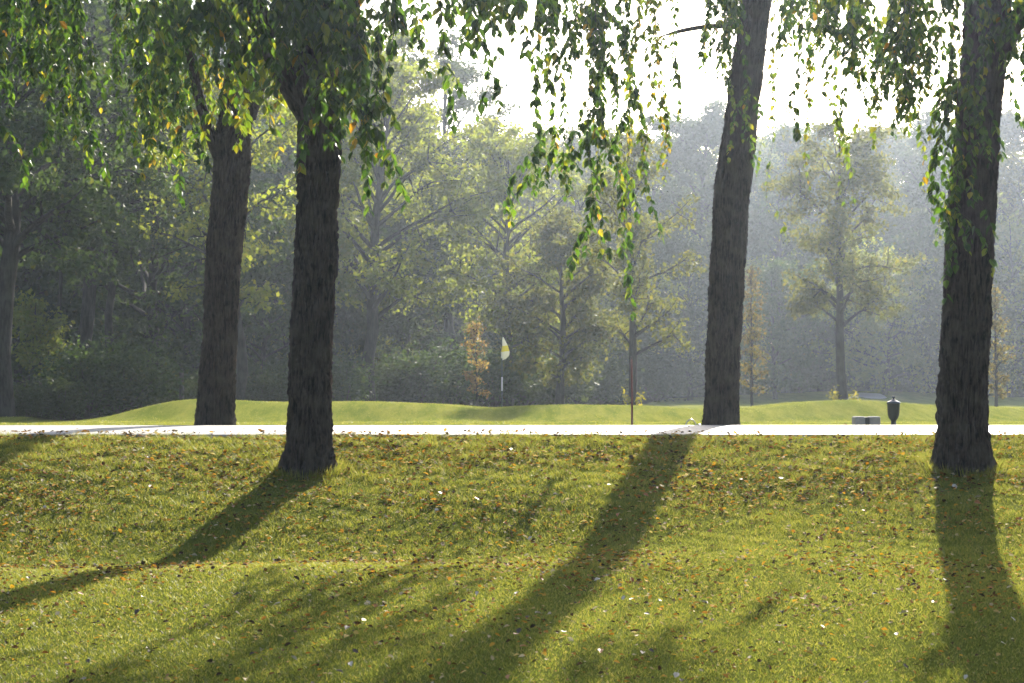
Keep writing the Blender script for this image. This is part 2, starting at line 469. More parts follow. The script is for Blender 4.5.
BIG = {}
def big_tree(key, label, d, prof, limbs, seed, flare, topz=9.0):
    r_ = np.random.default_rng(seed)
    pts, rad = [], []
    for px, py, w in prof:
        q = P(px, py, d); pts.append(q); rad.append(w * .945 / 2 / F * d)
    base = pts[0].copy(); base[2] = float(HT(base[0], base[1]))
    pts.insert(0, base - [0, 0, .25]); rad.insert(0, rad[0])
    lastp, lean = pts[-1], (pts[-1] - pts[-3]) / max(.1, (pts[-1] - pts[-3])[2])
    z = lastp[2]; q = lastp.copy()
    while z < topz:
        z += .6; q = q + lean * .6 + np.array([r_.normal(0, .05), r_.normal(0, .05), 0]); q[2] = z
        pts.append(q.copy()); rad.append(max(.03, rad[-1] * .90))
    root = thing('weeping_tree', base, label, 'tree', 'big dark barked trees along the path')
    loc = np.array(base)
    tb = MB(); bark_trunk(tb, np.array(pts) - loc, rad, seed, flare=flare); tb.build('trunk', M_BARK, root)
    nodes = []
    for L in limbs:                           # limbs the photograph shows
        lp = spline([P(x, y, d + dd) for x, y, w, dd in L], 16)
        lr = np.interp(np.linspace(0, 1, 16), np.linspace(0, 1, len(L)), [w / 2 / F * d for x, y, w, dd in L])
        lr[-4:] *= np.array([.85, .6, .35, .12])
        if lr[0] > .06:
            lb = MB(); bark_trunk(lb, lp - loc, lr, seed + 11, seg=54, step=.02, sink=9)
        else:
            lb = MB(); lb.tube(lp - loc, lr, 8)
        lb.build('limb', M_BARK, root); nodes += list(lp[4:])
    tp = np.array(pts)
    n = 11
    for k_ in range(n):
        zz = r_.uniform(4.9 if d < 18 else 5.9, topz - 1.2)
        k = int(np.argmin(np.abs(tp[:, 2] - zz))); st = tp[k]
        az = 2.4 * k_ + r_.normal(0, .25); ln = r_.uniform(1.9, 3.3)
        dr = np.array([math.cos(az), math.sin(az), 0])
        u = np.linspace(0, 1, 10)[:, None]
        lp = st + dr * ln * u + np.array([0, 0, 1]) * (1.7 * u - 1.3 * u * u) * r_.uniform(.7, 1.3) + r_.normal(0, .04, (10, 3)) * u
        lb = MB(); lb.tube(lp - loc, np.linspace(min(.07, rad[k] * .6), .012, 10), 7); lb.build('limb', M_BARK, root)
        nodes += list(lp[2:])
    nodes = np.array(nodes)
    # crown: twigs and leaves above the limbs
    cb = MB()
    for _ in range(105):
        nd = nodes[r_.integers(len(nodes))]
        az = r_.uniform(0, 6.28); ln = r_.uniform(.3, 1.1)
        u = np.linspace(0, 1, 5)[:, None]
        tpth = nd + np.array([math.cos(az), math.sin(az), 0]) * ln * u + np.array([0, 0, 1]) * (.9 * u - .6 * u * u)
        e = tpth[-1]
        floor = CZ + (HOR + 42) / F * max(e[1] + .3, 9)
        hang = e[2] - floor
        if hang < .25: continue
        strand_geo(cb, tpth - loc, min(hang, r_.uniform(.5, 1.9)), r_, .10, .05, .12, 4)
    cb.build('crown', [M_LEAF, M_TWIG], root)
    BIG[key] = dict(root=root, loc=loc, nodes=nodes, r=r_, trunk=tp)
    return root

big_tree('A', 'thick dark trunk standing in the lawn left of centre, in front of the path', 15.5,
         [(308, 467, 47), (308.5, 430, 45), (310, 380, 42), (313.5, 300, 41), (317.5, 200, 39.5), (320, 140, 41), (321, 90, 45), (322, 30, 40), (323, -30, 35)],
         [[(316, 128, 26, 0), (293, 90, 25, -.05), (272, 50, 23, -.1), (254, 0, 19, -.2), (232, -60, 14, -.4)], [(330, 70, 20, 0), (350, 10, 15, .2), (385, -60, 10, .5)]], 3, .32)
big_tree('B', 'dark trunk behind the path on the left, thin low limb on its left side', 21.0,
         [(215, 426, 40), (217, 390, 36), (220, 340, 35), (223, 250, 34), (230, 180, 36), (233, 130, 37), (239, 100, 34), (245, 50, 36), (250, 0, 34)],
         [[(224, 172, 12, 0), (208, 130, 11, -.1), (197, 90, 10, -.2), (186, 30, 9, -.4), (168, -40, 7, -.8)], [(246, 120, 18, 0), (262, 60, 16, .1), (290, -20, 12, .4)]], 5, .10)
big_tree('C', 'slender dark trunk behind the path right of centre, leaning to the right', 21.0,
         [(721, 426, 37), (722, 380, 33.5), (726, 300, 35), (731, 200, 36), (737, 150, 36), (742, 100, 31), (750, 50, 30), (757, 0, 29), (762, -40, 27)],
         [[(746, 40, 9, 0), (733, 18, 8, -.1), (718, -8, 7, -.3), (690, -50, 6, -.8)], [(742, 27, 7, 0), (715, 26, 5, -.4), (685, 30, 4, -.9), (655, 38, 3, -1.4)],
          [(752, 0, 12, 0), (700, -45, 9, -.8), (640, -52, 7, -1.9), (590, -40, 5, -2.9)], [(756, -10, 12, 0), (790, -60, 9, -.6), (830, -70, 6, -1.5)]], 8, .10)
big_tree('D', 'thick dark trunk at the right edge with leafy shoots up its face', 15.5,
         [(962, 469, 50), (963, 440, 48.5), (964, 400, 47.5), (968, 300, 47), (973, 200, 46), (979, 100, 45), (984, 50, 47), (988, 0, 46), (991, -40, 40)],
         [[(996, 60, 24, 0), (1014, 25, 20, .1), (1036, -15, 16, .2), (1070, -60, 12, .4)], [(980, -10, 18, 0), (940, -60, 12, -.3), (880, -75, 8, -.6), (820, -70, 5, -.8)]], 12, .32)

def hang(key, px, ybot, d, ytop=None, leaf=None, sp=.036, yellow=False, side=4, label=None, mom=.04):
    T = BIG[key]; r_ = T['r']; loc = T['loc']
    if leaf is None: leaf = .13 if key in 'AB' else .102
    if ytop is None: ytop = r_.uniform(-75, -30)
    top = P(px, ytop, d)
    nd = T['nodes']; dist = np.linalg.norm(nd - top, axis=1) + np.where(nd[:, 2] < top[2] - .1, 2.0, 0)
    st = nd[int(np.argmin(dist))]
    mid = (st + top) / 2 + np.array([0, 0, .12 + .12 * np.linalg.norm(top - st)])
    pth = spline([st, mid, top], 9)
    L = (ybot - ytop) / F * d
    mb = MB()
    strand_geo(mb, pth - loc, L, r_, leaf, sp, .07, side, 0, mom)
    o = mb.build('hanging_branch', [M_LEAF_Y if yellow else M_LEAF, M_TWIG], T['root'])
    if label: o['label'] = label
    return o

def curtain(key, x0, x1, b0, b1, n, d0, d1, **kw):
    r_ = BIG[key]['r']; kw.setdefault('mom', .22)
    for k in range(n):
        if k % 3 == 0: xc_ = r_.uniform(x0, x1)
        x = min(max(xc_ + r_.normal(0, 9), x0), x1) if k % 3 else xc_
        hang(key, x, b0 + (b1 - b0) * r_.uniform(0, 1) ** 1.3, r_.uniform(d0, d1), **kw)

# left curtain
curtain('B', -60, 20, 30, 130, 9, 17.5, 20.5)
curtain('B', 20, 100, 40, 150, 13, 17.5, 20.5)
curtain('B', 100, 200, 40, 150, 17, 17.5, 21)
hang('B', 76, 168, 18.0); hang('B', 10, 140, 17.8); hang('B', 160, 205, 18.2, side=6); hang('B', 168, 190, 18.6)
curtain('B', 150, 215, 110, 165, 9, 21.5, 23, yellow=True, ytop=40)  # sunlit patch: the yellow leaf colour stands in for sun shining through
curtain('B', 195, 275, 10, 100, 11, 18, 20.4)
curtain('A', 215, 300, 20, 92, 15, 14.2, 15.2)
curtain('A', 250, 285, 100, 150, 5, 15.8, 16.6, yellow=True)
curtain('A', 285, 345, 15, 110, 11, 14.2, 15.1)
hang('A', 328, 145, 14.8); hang('A', 316, 128, 14.7); hang('A', 336, 120, 15.0, side=6)
curtain('A', 340, 405, 20, 115, 10, 14.6, 16.5)
hang('A', 384, 165, 15.0, side=6); hang('A', 398, 185, 15.1, side=5); hang('A', 370, 135, 15.2)
curtain('A', 405, 475, 5, 55, 6, 14.6, 16.6)
curtain('A', 475, 555, 3, 45, 6, 15, 17)
hang('A', 492, 104, 16.0, side=2, sp=.045); hang('A', 520, 62, 16.0, side=1); hang('A', 440, 75, 15.5)
# middle
curtain('C', 545, 625, 10, 100, 9, 17.6, 19)
for x, y, s_ in ((540, 192, 3), (551, 160, 4), (548, 205, 2), (584, 190, 4), (592, 165, 4), (602, 285, 4), (606, 255, 5), (598, 235, 3), (612, 240, 2)):
    hang('C', x, y, 17.5 + .1 * s_, side=s_, sp=.032, leaf=.125)
curtain('C', 632, 668, 130, 200, 5, 17.8, 19, yellow=True, sp=.04)
curtain('C', 620, 722, 5, 75, 9, 18, 20.2, sp=.036)
hang('C', 676, 120, 18.5, side=2)
hang('C', 733, 160, 20.3, yellow=True, leaf=.10); hang('C', 737, 150, 20.4)
curtain('C', 765, 835, 10, 85, 8, 18.6, 20.5)
hang('C', 776, 212, 18.6, yellow=True, side=2, sp=.06, leaf=.09)
for x, y in ((797, 190), (806, 205), (818, 215)): hang('C', x, y, 18.4, yellow=True, side=3, sp=.042, leaf=.095)
# right
curtain('D', 800, 950, 15, 100, 17, 14.6, 17)
for x, y in ((812, 110), (858, 118), (868, 105), (915, 120), (930, 100), (905, 95), (890, 110)): hang('D', x, y, 15.4, side=4)
curtain('D', 898, 950, 125, 160, 4, 15.0, 16.0, yellow=True, sp=.045)
curtain('D', 945, 1010, 10, 180, 10, 14.9, 15.12, leaf=.10, mom=.05)
for x, y in ((952, 225), (960, 262), (968, 240), (974, 205)): hang('D', x, y, 15.05, ytop=60, leaf=.11, side=5)
curtain('D', 1008, 1060, 20, 70, 6, 14.9, 16.5)
curtain('D', 1070, 1230, 10, 90, 9, 14.6, 17)

# ------------------------------------------------------------------ woodland tree generator
def grow_tree(seed, h, r0, cb, width, nlimb, nleaf, leaf, lmat, shape='oval', wiggle=1.0, lean=0.0, clump=.55):
    """returns (trunk mesh, crown mesh) of one tree standing at the origin"""
    r_ = np.random.default_rng(seed)
    wood, crown = MB(), MB()
    n = 14
    zz = np.linspace(-.3, h * .96, n)
    wig = np.cumsum(r_.normal(0, .012 * h * wiggle, (n, 2)), 0) * .5
    c = np.stack([wig[:, 0] + lean * zz, wig[:, 1], zz], -1); c[:2, :2] = [[0, 0], [0, 0]]
    rr = r0 * np.interp(zz / h, [-.1, 0, .05, .3, 1], [1.5, 1.35, 1.05, .85, .07])
    wood.tube(c, rr, 10)
    cen = []
    def env(t):       # crown half width at relative height t in the crown
        if shape == 'column': return .5 * width * (np.sin(np.pi * min(1, .12 + .88 * t) ** .8) ** .6)
        if shape == 'round': return .5 * width * math.sqrt(max(.02, 1 - (2 * t - .9) ** 2 / 1.25))
        return .5 * width * (np.interp(t, [0, .15, .4, .7, .9, 1], [.6, .9, 1, .75, .45, .15]))
    for k in range(nlimb):
        t_ = (k + r_.uniform(0, 1)) / nlimb
        z = cb + t_ * (h * .97 - cb)
        st = np.array([np.interp(z * .86, c[:, 2], c[:, q]) for q in range(3)])
        az = 2.399 * k + r_.normal(0, .7)
        ln = env(t_) * r_.uniform(.5, 1.25)
        dz = z - st[2]
        u = np.linspace(0, 1, 7)[:, None]
        dr = np.array([math.cos(az), math.sin(az), 0])
        lp = st + dr * ln * u + np.array([0, 0, 1]) * (dz + .25 * ln) * (1.5 * u - .5 * u * u) + np.cumsum(r_.normal(0, .05 * ln, (7, 3)), 0) * u
        rl = min(np.interp(st[2], zz, rr) * .55, .02 + .03 * ln)
        wood.tube(lp, np.linspace(rl, .012, 7), 6)
        cen.append(lp[-1]); cen.append(lp[4])
        for _ in range(4):
            b0 = lp[r_.integers(2, 6)]
            d2 = unit(dr + r_.normal(0, .8, 3) + [0, 0, .25]); l2 = ln * r_.uniform(.25, .5) + min(.25, .05 * width)
            e = b0 + d2 * l2
            wood.tube(np.array([b0, (b0 + e) / 2 + r_.normal(0, .05, 3), e]), [rl * .4, rl * .25, .008], 4, 0, False)
            cen.append(e); cen.append((b0 + e) / 2)
    cen = np.array(cen)
    wgt = r_.uniform(.1, 1, len(cen)) ** 1.6; wgt /= wgt.sum()
    cnt = r_.multinomial(nleaf, wgt)
    sz = clump * r_.uniform(.6, 1.25, len(cen))
    ctr = np.repeat(cen, cnt, 0); s_ = np.repeat(sz, cnt)[:, None]
    off = unit(r_.normal(0, 1, ctr.shape)) * r_.uniform(0, 1, (len(ctr), 1)) ** .6 * s_ * np.array([1, 1, .5])
    pos = ctr + off
    ok = pos[:, 2] > .15
    pos = pos[ok]
    ax = r_.normal(0, 1, pos.shape) + [0, 0, -.5]
    nr = unit(off[ok]) * 1.1 + r_.normal(0, .55, pos.shape) + [0, 0, .7]
    crown.quads(pos, ax, nr, leaf * r_.uniform(.6, 1.3, len(pos)), .75)
    return wood.mesh('trunk', M_BARK_FAR), crown.mesh('crown', lmat)

def place(name, meshes, x, y, label, cat='tree', group=None, rz=0, sc=(1, 1, 1)):
    root = thing(name, (x, y, float(HT(x, y))), label, cat, group, rz)
    root.scale = sc
    link('trunk', meshes[0], root); link('crown', meshes[1], root)
    return root

def at(px, d): return (px - 512) / F * d
def hgt(ytop, px, d): return CZ + (HOR - ytop) / F * d - float(HT(at(px, d), d))

# --- trees one can single out
lone = [
 # name, px, d, ytop, trunk r, crown base, width px, nlimb, nleaf, leaf, material, shape, clump, label
 ('woodland_tree', 2, 38, -60, .26, 4.2, 300, 40, 24000, .16, M_DARK, 'oval', .62, 'dark leafy tree at the left edge, its trunk on a grassy bump'),
 ('woodland_tree', 84, 50, -40, .24, 4.8, 300, 44, 28000, .17, M_DARK, 'oval', .66, 'dense dark green tree with a bare trunk above the bushes at far left'),
 ('woodland_tree', 150, 55, 5, .20, 2.4, 250, 44, 26000, .17, M_DARK, 'oval', .66, 'dark blue green tree between the left edge tree and the left trunk behind the path'),
 ('woodland_tree', 238, 46, 70, .17, 3.4, 190, 20, 5200, .16, M_LIME, 'round', .6, 'thin branched sparse tree seen between the two left trunks'),
 ('woodland_tree', 368, 60, 25, .24, 3.6, 200, 40, 26000, .17, M_LIME, 'oval', .72, 'tall sunlit yellow green tree just right of the front left trunk'),
 ('woodland_tree', 36, 47, 296, .05, 1.3, 66, 16, 2600, .14, M_LIME, 'round', .45, 'small understory tree with bright yellow green leaves at far left'),
 ('woodland_tree', 57, 49, 150, .09, 5.0, 110, 18, 4500, .16, M_DARK, 'round', .6, 'thin bare stemmed young tree leaning at the far left'),
 ('woodland_tree', 112, 52, 60, .15, 4.6, 150, 24, 7000, .17, M_DARK, 'oval', .6, 'bare trunked tree standing behind the large dark bush'),
 ('woodland_tree', 440, 78, 25, .26, 6.0, 130, 30, 13000, .20, M_GREY, 'oval', .7, 'tall grey green tree whose top stands against the sky left of centre'),
 ('woodland_tree', 505, 66, 122, .22, 2.6, 140, 34, 21000, .17, M_LIME, 'round', .7, 'rounded sunlit yellow green tree behind the golf flag'),
 ('woodland_tree', 560, 58, 212, .15, 1.0, 120, 26, 15000, .16, M_OLIVE, 'round', .65, 'low bushy olive tree between the flag and the thin lone tree'),
 ('lone_tree', 633, 50, 118, .13, 2.0, 120, 24, 5600, .14, M_OLIVE, 'oval', .5, 'slim sparse tree with a straight trunk behind the red stake'),
 ('lone_tree', 843, 56, 118, .17, 3.2, 150, 28, 13000, .15, M_OLIVE, 'round', .58, 'spreading lone tree with forked limbs behind the urn shaped ball washer'),
 ('sapling', 476, 46, 314, .035, .5, 24, 14, 750, .09, M_RUST, 'column', .22, 'small rusty orange sapling left of the golf flag'),
 ('sapling', 752, 52, 262, .045, .7, 28, 22, 1500, .10, M_BROWNISH, 'column', .3, 'narrow brownish sapling beside the leaning trunk'),
 ('sapling', 996, 48, 282, .05, .6, 24, 18, 1000, .10, M_BROWNISH, 'column', .26, 'narrow brownish sapling right of the right edge trunk'),
]
for k, (nm, px, d, yt, r0, cb, wpx, nl, nlf, lf, mt, sh, cl, lab) in enumerate(lone):
    x = at(px, d)
    me = grow_tree(100 + k, hgt(yt, px, d), r0, cb, wpx / F * d, nl, nlf, lf, mt, sh, clump=cl, wiggle=.35 if nm != 'woodland_tree' else 1.0)
    root = place(nm, me, x, d, lab)
    if px in (633, 843):                    # yellow shoots at the foot of the trunk
        r_ = np.random.default_rng(k); sb = MB()
        for sx in ((-.35, .28) if px == 843 else (-.2, .2)):
            for q in range(4 if px == 843 else 2):
                hh = r_.uniform(.5, 1.0) * (1 if sx < 0 else .7)
                u = np.linspace(0, 1, 5)[:, None]
                p0 = np.array([[sx * .4, -.12, 0.]]); sp_ = p0 + np.array([[sx * r_.uniform(.4, 1.4), -.1, hh]]) * u
                sb.tube(sp_, np.linspace(.008, .003, 5), 4, 1, False)
                nq = 22; uu = r_.uniform(.3, 1, nq)[:, None]
                pos = p0 + (sp_[-1] - p0[0]) * uu + r_.normal(0, .06, (nq, 3))
                sb.leaves(pos, r_.normal(0, 1, (nq, 3)) + [0, 0, -.5], r_.normal(0, 1, (nq, 3)) + [0, -1, .4], .11, .7, .08)
        sb.build('basal_shoot', [M_YELL, M_TWIG], root)

# --- far woodland: copies of a few individually grown trees
protos = []
for k in range(5):
    h = 19.0 + k * .7
    protos.append(grow_tree(300 + k, h, .28, 1.6 + .5 * k, 9.5 + (k % 3), 48, 38000, .25, (M_GREY, M_OLIVE, M_DARK, M_GREY, M_LIME)[k], ('oval', 'round', 'oval', 'round', 'oval')[k], clump=.9))
far = [(-90, 80, 20), (-15, 84, 0), (60, 80, -20), (135, 86, -10), (210, 82, 10), (285, 88, 10), (350, 84, 40), (-40, 96, 60), (40, 100, 90), (120, 92, 80), (200, 98, 95), (270, 90, 100), (330, 96, 80), (400, 100, 95), (470, 108, 140), (515, 112, 128), (560, 104, 122), (605, 116, 122),
       (650, 108, 130), (700, 98, 98), (735, 118, 115), (775, 106, 122), (815, 120, 122), (860, 110, 128), (905, 122, 118), (945, 102, 106), (985, 116, 112), (1024, 100, 95), (1075, 108, 90), (1130, 100, 95)]
FARLAB = 'tall hazy blue grey tree in the far wood behind the golf course'
FARGRP = 'trees of the far wood'
roots = {}
for k, (px, d, yt) in enumerate(far):
    v = (k * 3 + k // 5) % 5
    x = at(px, d); h = hgt(yt, px, d); s = h / (19.0 + v * .7)
    if v not in roots:
        roots[v] = place('far_tree', protos[v], x, d, FARLAB, 'tree', FARGRP, k * 1.7, (s, s, s))
    else:
        copy_tree(roots[v], (x, d, float(HT(x, d))), k * 1.7, (s * 1.1, s * 1.1, s), FARLAB, FARGRP)
# lower trees at the wood's edge
edge = [(690, 86, 235), (730, 92, 250), (775, 84, 262), (820, 94, 240), (885, 86, 250), (930, 92, 225), (965, 84, 245), (1010, 88, 215), (1060, 92, 220), (610, 88, 240), (575, 80, 250),
        (300, 74, 180), (410, 76, 210), (330, 82, 150), (190, 70, 130), (20, 72, 90), (110, 74, 120), (-40, 66, 60), (262, 66, 220)]
eprot = [grow_tree(400 + k, 9.0, .14, .5, 6.5 + k, 30, 13000, .22, (M_GREY, M_DARK, M_LIME)[k], 'round', clump=.85) for k in range(3)]
EL_ = 'mid height rounded hazy tree along the front of the wood'
eroots = {}
for k, (px, d, yt) in enumerate(edge):
    v = 1 if px < 320 else (0, 2, 1, 0, 2, 1)[k % 6]
    x = at(px, d); s = hgt(yt, px, d) / 9.0
    if v not in eroots: eroots[v] = place('edge_tree', eprot[v], x, d, EL_, 'tree', 'mid height trees along the wood edge', k * 2.1, (s, s, s))
    else: copy_tree(eroots[v], (x, d, float(HT(x, d))), k * 2.1, (s, s, s), EL_, 'mid height trees along the wood edge')
# deep wood behind: one mass nobody could count
r_ = np.random.default_rng(55); dw = MB()
N = 120000
xx = r_.uniform(-75, 95, N); yy = r_.uniform(124, 150, N)
tp_ = 19 + 1.5 * np.sin(xx * .31) + 1.2 * np.sin(xx * .83 + 2)
zz = r_.uniform(0, 1, N) ** 1.15 * tp_ - .6
dw.quads(np.stack([xx, yy, zz], -1), r_.normal(0, 1, (N, 3)) + [0, 0, -.5], r_.normal(0, 1, (N, 3)) + [0, -.5, .6], r_.uniform(.4, 1.1, N), .75)
tag(dw.build('deep_wood', M_GREY), 'dim mass of foliage deep in the far wood', 'wood', kind='stuff')

# --- bushes along the foot of the wood
def bush_mesh(seed, w, h, n, leaf, mt):
    r_ = np.random.default_rng(seed); mb = MB()
    cen = []
    for k in range(16):
        az = r_.uniform(0, 6.28); L = r_.uniform(.5, 1); el = r_.uniform(.35, 1.45)
        e = np.array([math.cos(az) * math.cos(el) * w / 2, math.sin(az) * math.cos(el) * w / 2, math.sin(el) * h]) * L
        u = np.linspace(0, 1, 5)[:, None]
        mb.tube(e * u + [0, 0, .1] * np.sin(u * 3.1), np.linspace(.03, .006, 5), 4, 1, False)
        cen += [e, e * .6]
    cen = np.array(cen); k = r_.integers(0, len(cen), n)
    pos = cen[k] + r_.normal(0, .2, (n, 3)) * [w / 2.2, w / 2.2, h / 1.9]
    pos = pos[pos[:, 2] > 0.02]; n = len(pos)
    mb.quads(pos, r_.normal(0, 1, (n, 3)), r_.normal(0, 1, (n, 3)) + [0, -.2, .8], leaf * r_.uniform(.6, 1.3, n), .7)
    return mb.mesh('bush', [mt, M_TWIG])
bm = [bush_mesh(1, 3.4, 2.2, 3200, .13, M_DARK), bush_mesh(2, 2.8, 1.8, 2600, .13, M_GREY), bush_mesh(3, 3.6, 2.6, 3600, .14, M_DARK), bush_mesh(4, 3.6, 2.2, 2800, .17, M_GREY)]
spots = [(28, 43, .5, 1), (62, 42, .6, 1), (90, 44, .8, 2), (120, 45, 1.05, 0), (140, 47, .8, 2), (75, 46, .9, 0), (165, 52, .8, 1), (196, 54, .7, 1), (258, 56, .7, 1), (285, 60, .8, 0), (318, 58, .7, 1), (345, 57, 1.0, 0),
         (395, 62, 1.0, 1), (420, 63, 1.1, 2), (455, 66, 1.1, 2), (495, 64, 1.0, 0), (525, 66, 1.2, 2), (560, 63, .9, 3), (600, 68, 1.0, 3),
         (655, 84, 1.1, 3), (690, 96, 1.4, 3), (720, 88, 1.0, 3), (770, 98, 1.4, 3), (800, 92, 1.1, 3), (840, 100, 1.5, 3), (890, 104, 1.5, 3), (925, 98, 1.4, 3), (960, 102, 1.5, 3), (1010, 98, 1.4, 3), (1050, 98, 1.4, 3), (-20, 45, .8, 0), (-60, 43, .8, 2)]
for k, (px, d, s, v) in enumerate(spots):
    x = at(px, d)
    o = link('bush', bm[v])
    o.location = (x, d, float(HT(x, d)) - .05); o.rotation_euler = (0, 0, k * 1.3); o.scale = (s * 1.15, s * 1.15, s)
    if px == 120: tag(o, 'large dark bush at the left, left of the trunk behind the path', 'bush')
    elif v == 3: tag(o, 'low hazy bush along the foot of the far wood on the right', 'bush', 'hazy bushes below the far wood')
    else: tag(o, 'dark low bush in the shade below the left hand trees', 'bush', 'dark bushes below the left trees')

# ------------------------------------------------------------------ fence posts at the left wood edge
M_POST = plain_mat('weathered_post_wood', (.10, .085, .07), .9)
for px, yt, d, w, lab in ((7, 378, 54, .12, 'short weathered fence post at far left beside the edge tree'), (40, 381, 45, .11, 'grey fence post in front of the dark bushes at the left'),
                          (181, 372, 47, .15, 'stout dark fence post just left of the trunk behind the path')):
    x = at(px, d); z = float(HT(x, d)); h = CZ + (HOR - yt) / F * d - z
    mb = MB(); u = np.linspace(0, 1, 9)
    mb.tube(np.stack([.02 * np.sin(u * 2), 0 * u, u * (h + .3) - .3], -1), w / 2 * (1 - .12 * u + .03 * np.sin(u * 14)), 10)
    o = mb.build('fence_post', M_POST); o.location = (x, d, z)
    tag(o, lab, 'post', 'old fence posts at the wood edge')

# ------------------------------------------------------------------ golf flag
M_WHITE = leaf_mat('flag_white_cloth', [(0, (.62, .62, .57)), (1, (.64, .64, .59))], .45, tcol=(1, 1, .95), tgain=1.0, rough=.8)
M_FYEL = leaf_mat('flag_yellow_cloth', [(0, (.55, .50, .10)), (1, (.55, .50, .10))], .5, tgain=1.0, tcol=(1, 1, .6), rough=.8)
M_POLE = plain_mat('flagstick_dark', (.05, .075, .06), .9); M_POLEW = plain_mat('flagstick_white', (.5, .5, .48), .5)
d = 43.0; x = at(502, d); z = float(HT(x, d))
root = thing('golf_flag', (x, d, z), 'limp white and yellow golf flag on a thin pin beyond the mound', 'flag')
top = CZ + (HOR - 336.5) / F * d - z
mb = MB(); mb.tube([(0, 0, -.1), (0, 0, top * .5), (0, 0, top * .72), (.005, 0, top)], [.017, .017, .016, .014], 10)
pole = mb.build('pole', M_POLE, root)
mb = MB(); zb = CZ + (HOR - 391) / F * d - z; zt = CZ + (HOR - 377) / F * d - z
mb.tube([(.001, 0, zb), (.001, 0, (zb + zt) / 2), (.003, 0, zt)], [.021] * 3, 10); mb.build('white_band', M_POLEW, pole)
def cloth(mb, t0, t1, mat=0):
    # limp folds hanging beside the pole: pleated closed section, narrow at the top
    nz, na = 14, 36
    tt = np.linspace(t0, t1, nz); a = np.linspace(0, 2 * np.pi, na, endpoint=False)
    wv = np.interp(tt, [0, .1, .35, .65, .85, 1], [.016, .03, .06, .095, .092, .04])
    cx = np.interp(tt, [0, .4, .8, 1], [.02, .075, .09, .06])
    V = []
    for k in range(nz):
        pl = 1 + .28 * np.sin(a * 5 + tt[k] * 4)
        V.append(np.stack([cx[k] + wv[k] * np.cos(a) * pl, .5 * wv[k] * np.sin(a) * pl, np.full(na, top - .02 - tt[k] * .60 + 0 * a) + .02 * np.cos(a) * tt[k]], -1))
    V = np.concatenate(V); i = np.arange(nz - 1)[:, None] * na; j = np.arange(na)[None]
    mb.add(V, np.stack([i + j, i + (j + 1) % na, i + na + (j + 1) % na, i + na + j], -1).reshape(-1, 4), mat, True)
mb = MB(); cloth(mb, 0, .38, 0); cloth(mb, .38, .64, 1); cloth(mb, .64, 1, 0); mb.build('flag_cloth', [M_WHITE, M_FYEL], root)

# ------------------------------------------------------------------ red stake
d = 24.0; x = at(632, d); z = float(HT(x, d)); h = CZ + (HOR - 356.5) / F * d - z
root = thing('hazard_stake', (x, d, z), 'thin dark red stake at the far edge of the path', 'stake')
mb = MB(); mb.tube([(0, 0, -.1), (0, 0, h * .5), (-.008, 0, h - .04)], [.017, .016, .014], 10); mb.build('shaft', plain_mat('stake_red_paint', (.12, .022, .024), .45), root)
mb = MB(); mb.lathe([(.0142, 0), (.016, .01), (.013, .03), (.004, .042), (0, .043)], 12, 0, (-.008, 0, h - .045)); mb.build('cap', plain_mat('stake_cap_dark', (.05, .02, .02), .5), root)

# ------------------------------------------------------------------ urn shaped ball washer
d = 24.0; x = at(893.5, d); z = float(HT(x, d)); k = d / F      # metres per pixel there
ty = CZ + (HOR - 396) / F * d - z
root = thing('ball_washer', (x, d, z), 'dark green urn shaped golf ball washer beyond the path', 'ball washer')
M_URN = plain_mat('urn_dark_green_paint', (.005, .008, .006), .5, 0, .1, spec=.15); M_LID = plain_mat('lid_glossy_blue_black', (.03, .04, .055), .16, .3, .1)
def zz_(py): return CZ + (HOR - py) / F * d - z
mb = MB(); mb.lathe([(.07, -.1), (.07, .012), (.05, .02), (2.6 * k, .03), (2.5 * k, zz_(421.2)), (3.0 * k, zz_(420)), (4.4 * k, zz_(418.3)), (5.5 * k, zz_(415.2)), (5.9 * k, zz_(411)), (6.2 * k, zz_(404.5)), (6.6 * k, zz_(404)), (6.6 * k, zz_(403.2)), (0, zz_(403.2))], 36)
mb.build('body', M_URN, root)
mb = MB(); mb.lathe([(6.9 * k, zz_(403.3)), (6.9 * k, zz_(402.4)), (5.6 * k, zz_(401.6)), (3.4 * k, zz_(400.6)), (1.8 * k, zz_(399.8)), (1.1 * k, zz_(398.6)), (0, zz_(398.5))], 36)
lid = mb.build('lid', M_LID, root)
mb = MB(); mb.lathe([(.9 * k, zz_(398.9)), (.9 * k, zz_(398.3)), (1.6 * k, zz_(397.8)), (1.8 * k, zz_(397.0)), (1.3 * k, zz_(396.2)), (0, zz_(395.9))], 20); mb.build('knob', M_LID, lid)

# ------------------------------------------------------------------ pale tee block with a dark gap
d = 24.5; x = at(866, d); z = float(HT(x, d)); k = d / F
root = thing('tee_block', (x, d, z), 'low pale stone block with a dark gap, left of the ball washer', 'stone block', None, math.radians(6))
M_STONE = plain_mat('tee_stone', (.30, .26, .25), .85, 0, .12, 14); M_GAP_SHADE = plain_mat('tee_gap_shade', (.02, .02, .022), .7)
hh = CZ + (HOR - 416.5) * k - z
for cx, w in ((-7.6 * k, 11 * k), (7.8 * k, 11.2 * k)):
    mb = MB(); mb.box((cx, 0, hh / 2 - .04), (w, .16, hh + .08), 0, .08); mb.build('stone_panel', M_STONE, root)
mb = MB(); mb.box((0, 0, hh / 2 - .046), (4.0 * k, .166, hh + .08), 0, .05); mb.build('gap_shade', M_GAP_SHADE, root)  # solid dark bar between the panels, the gap's shade put into its colour

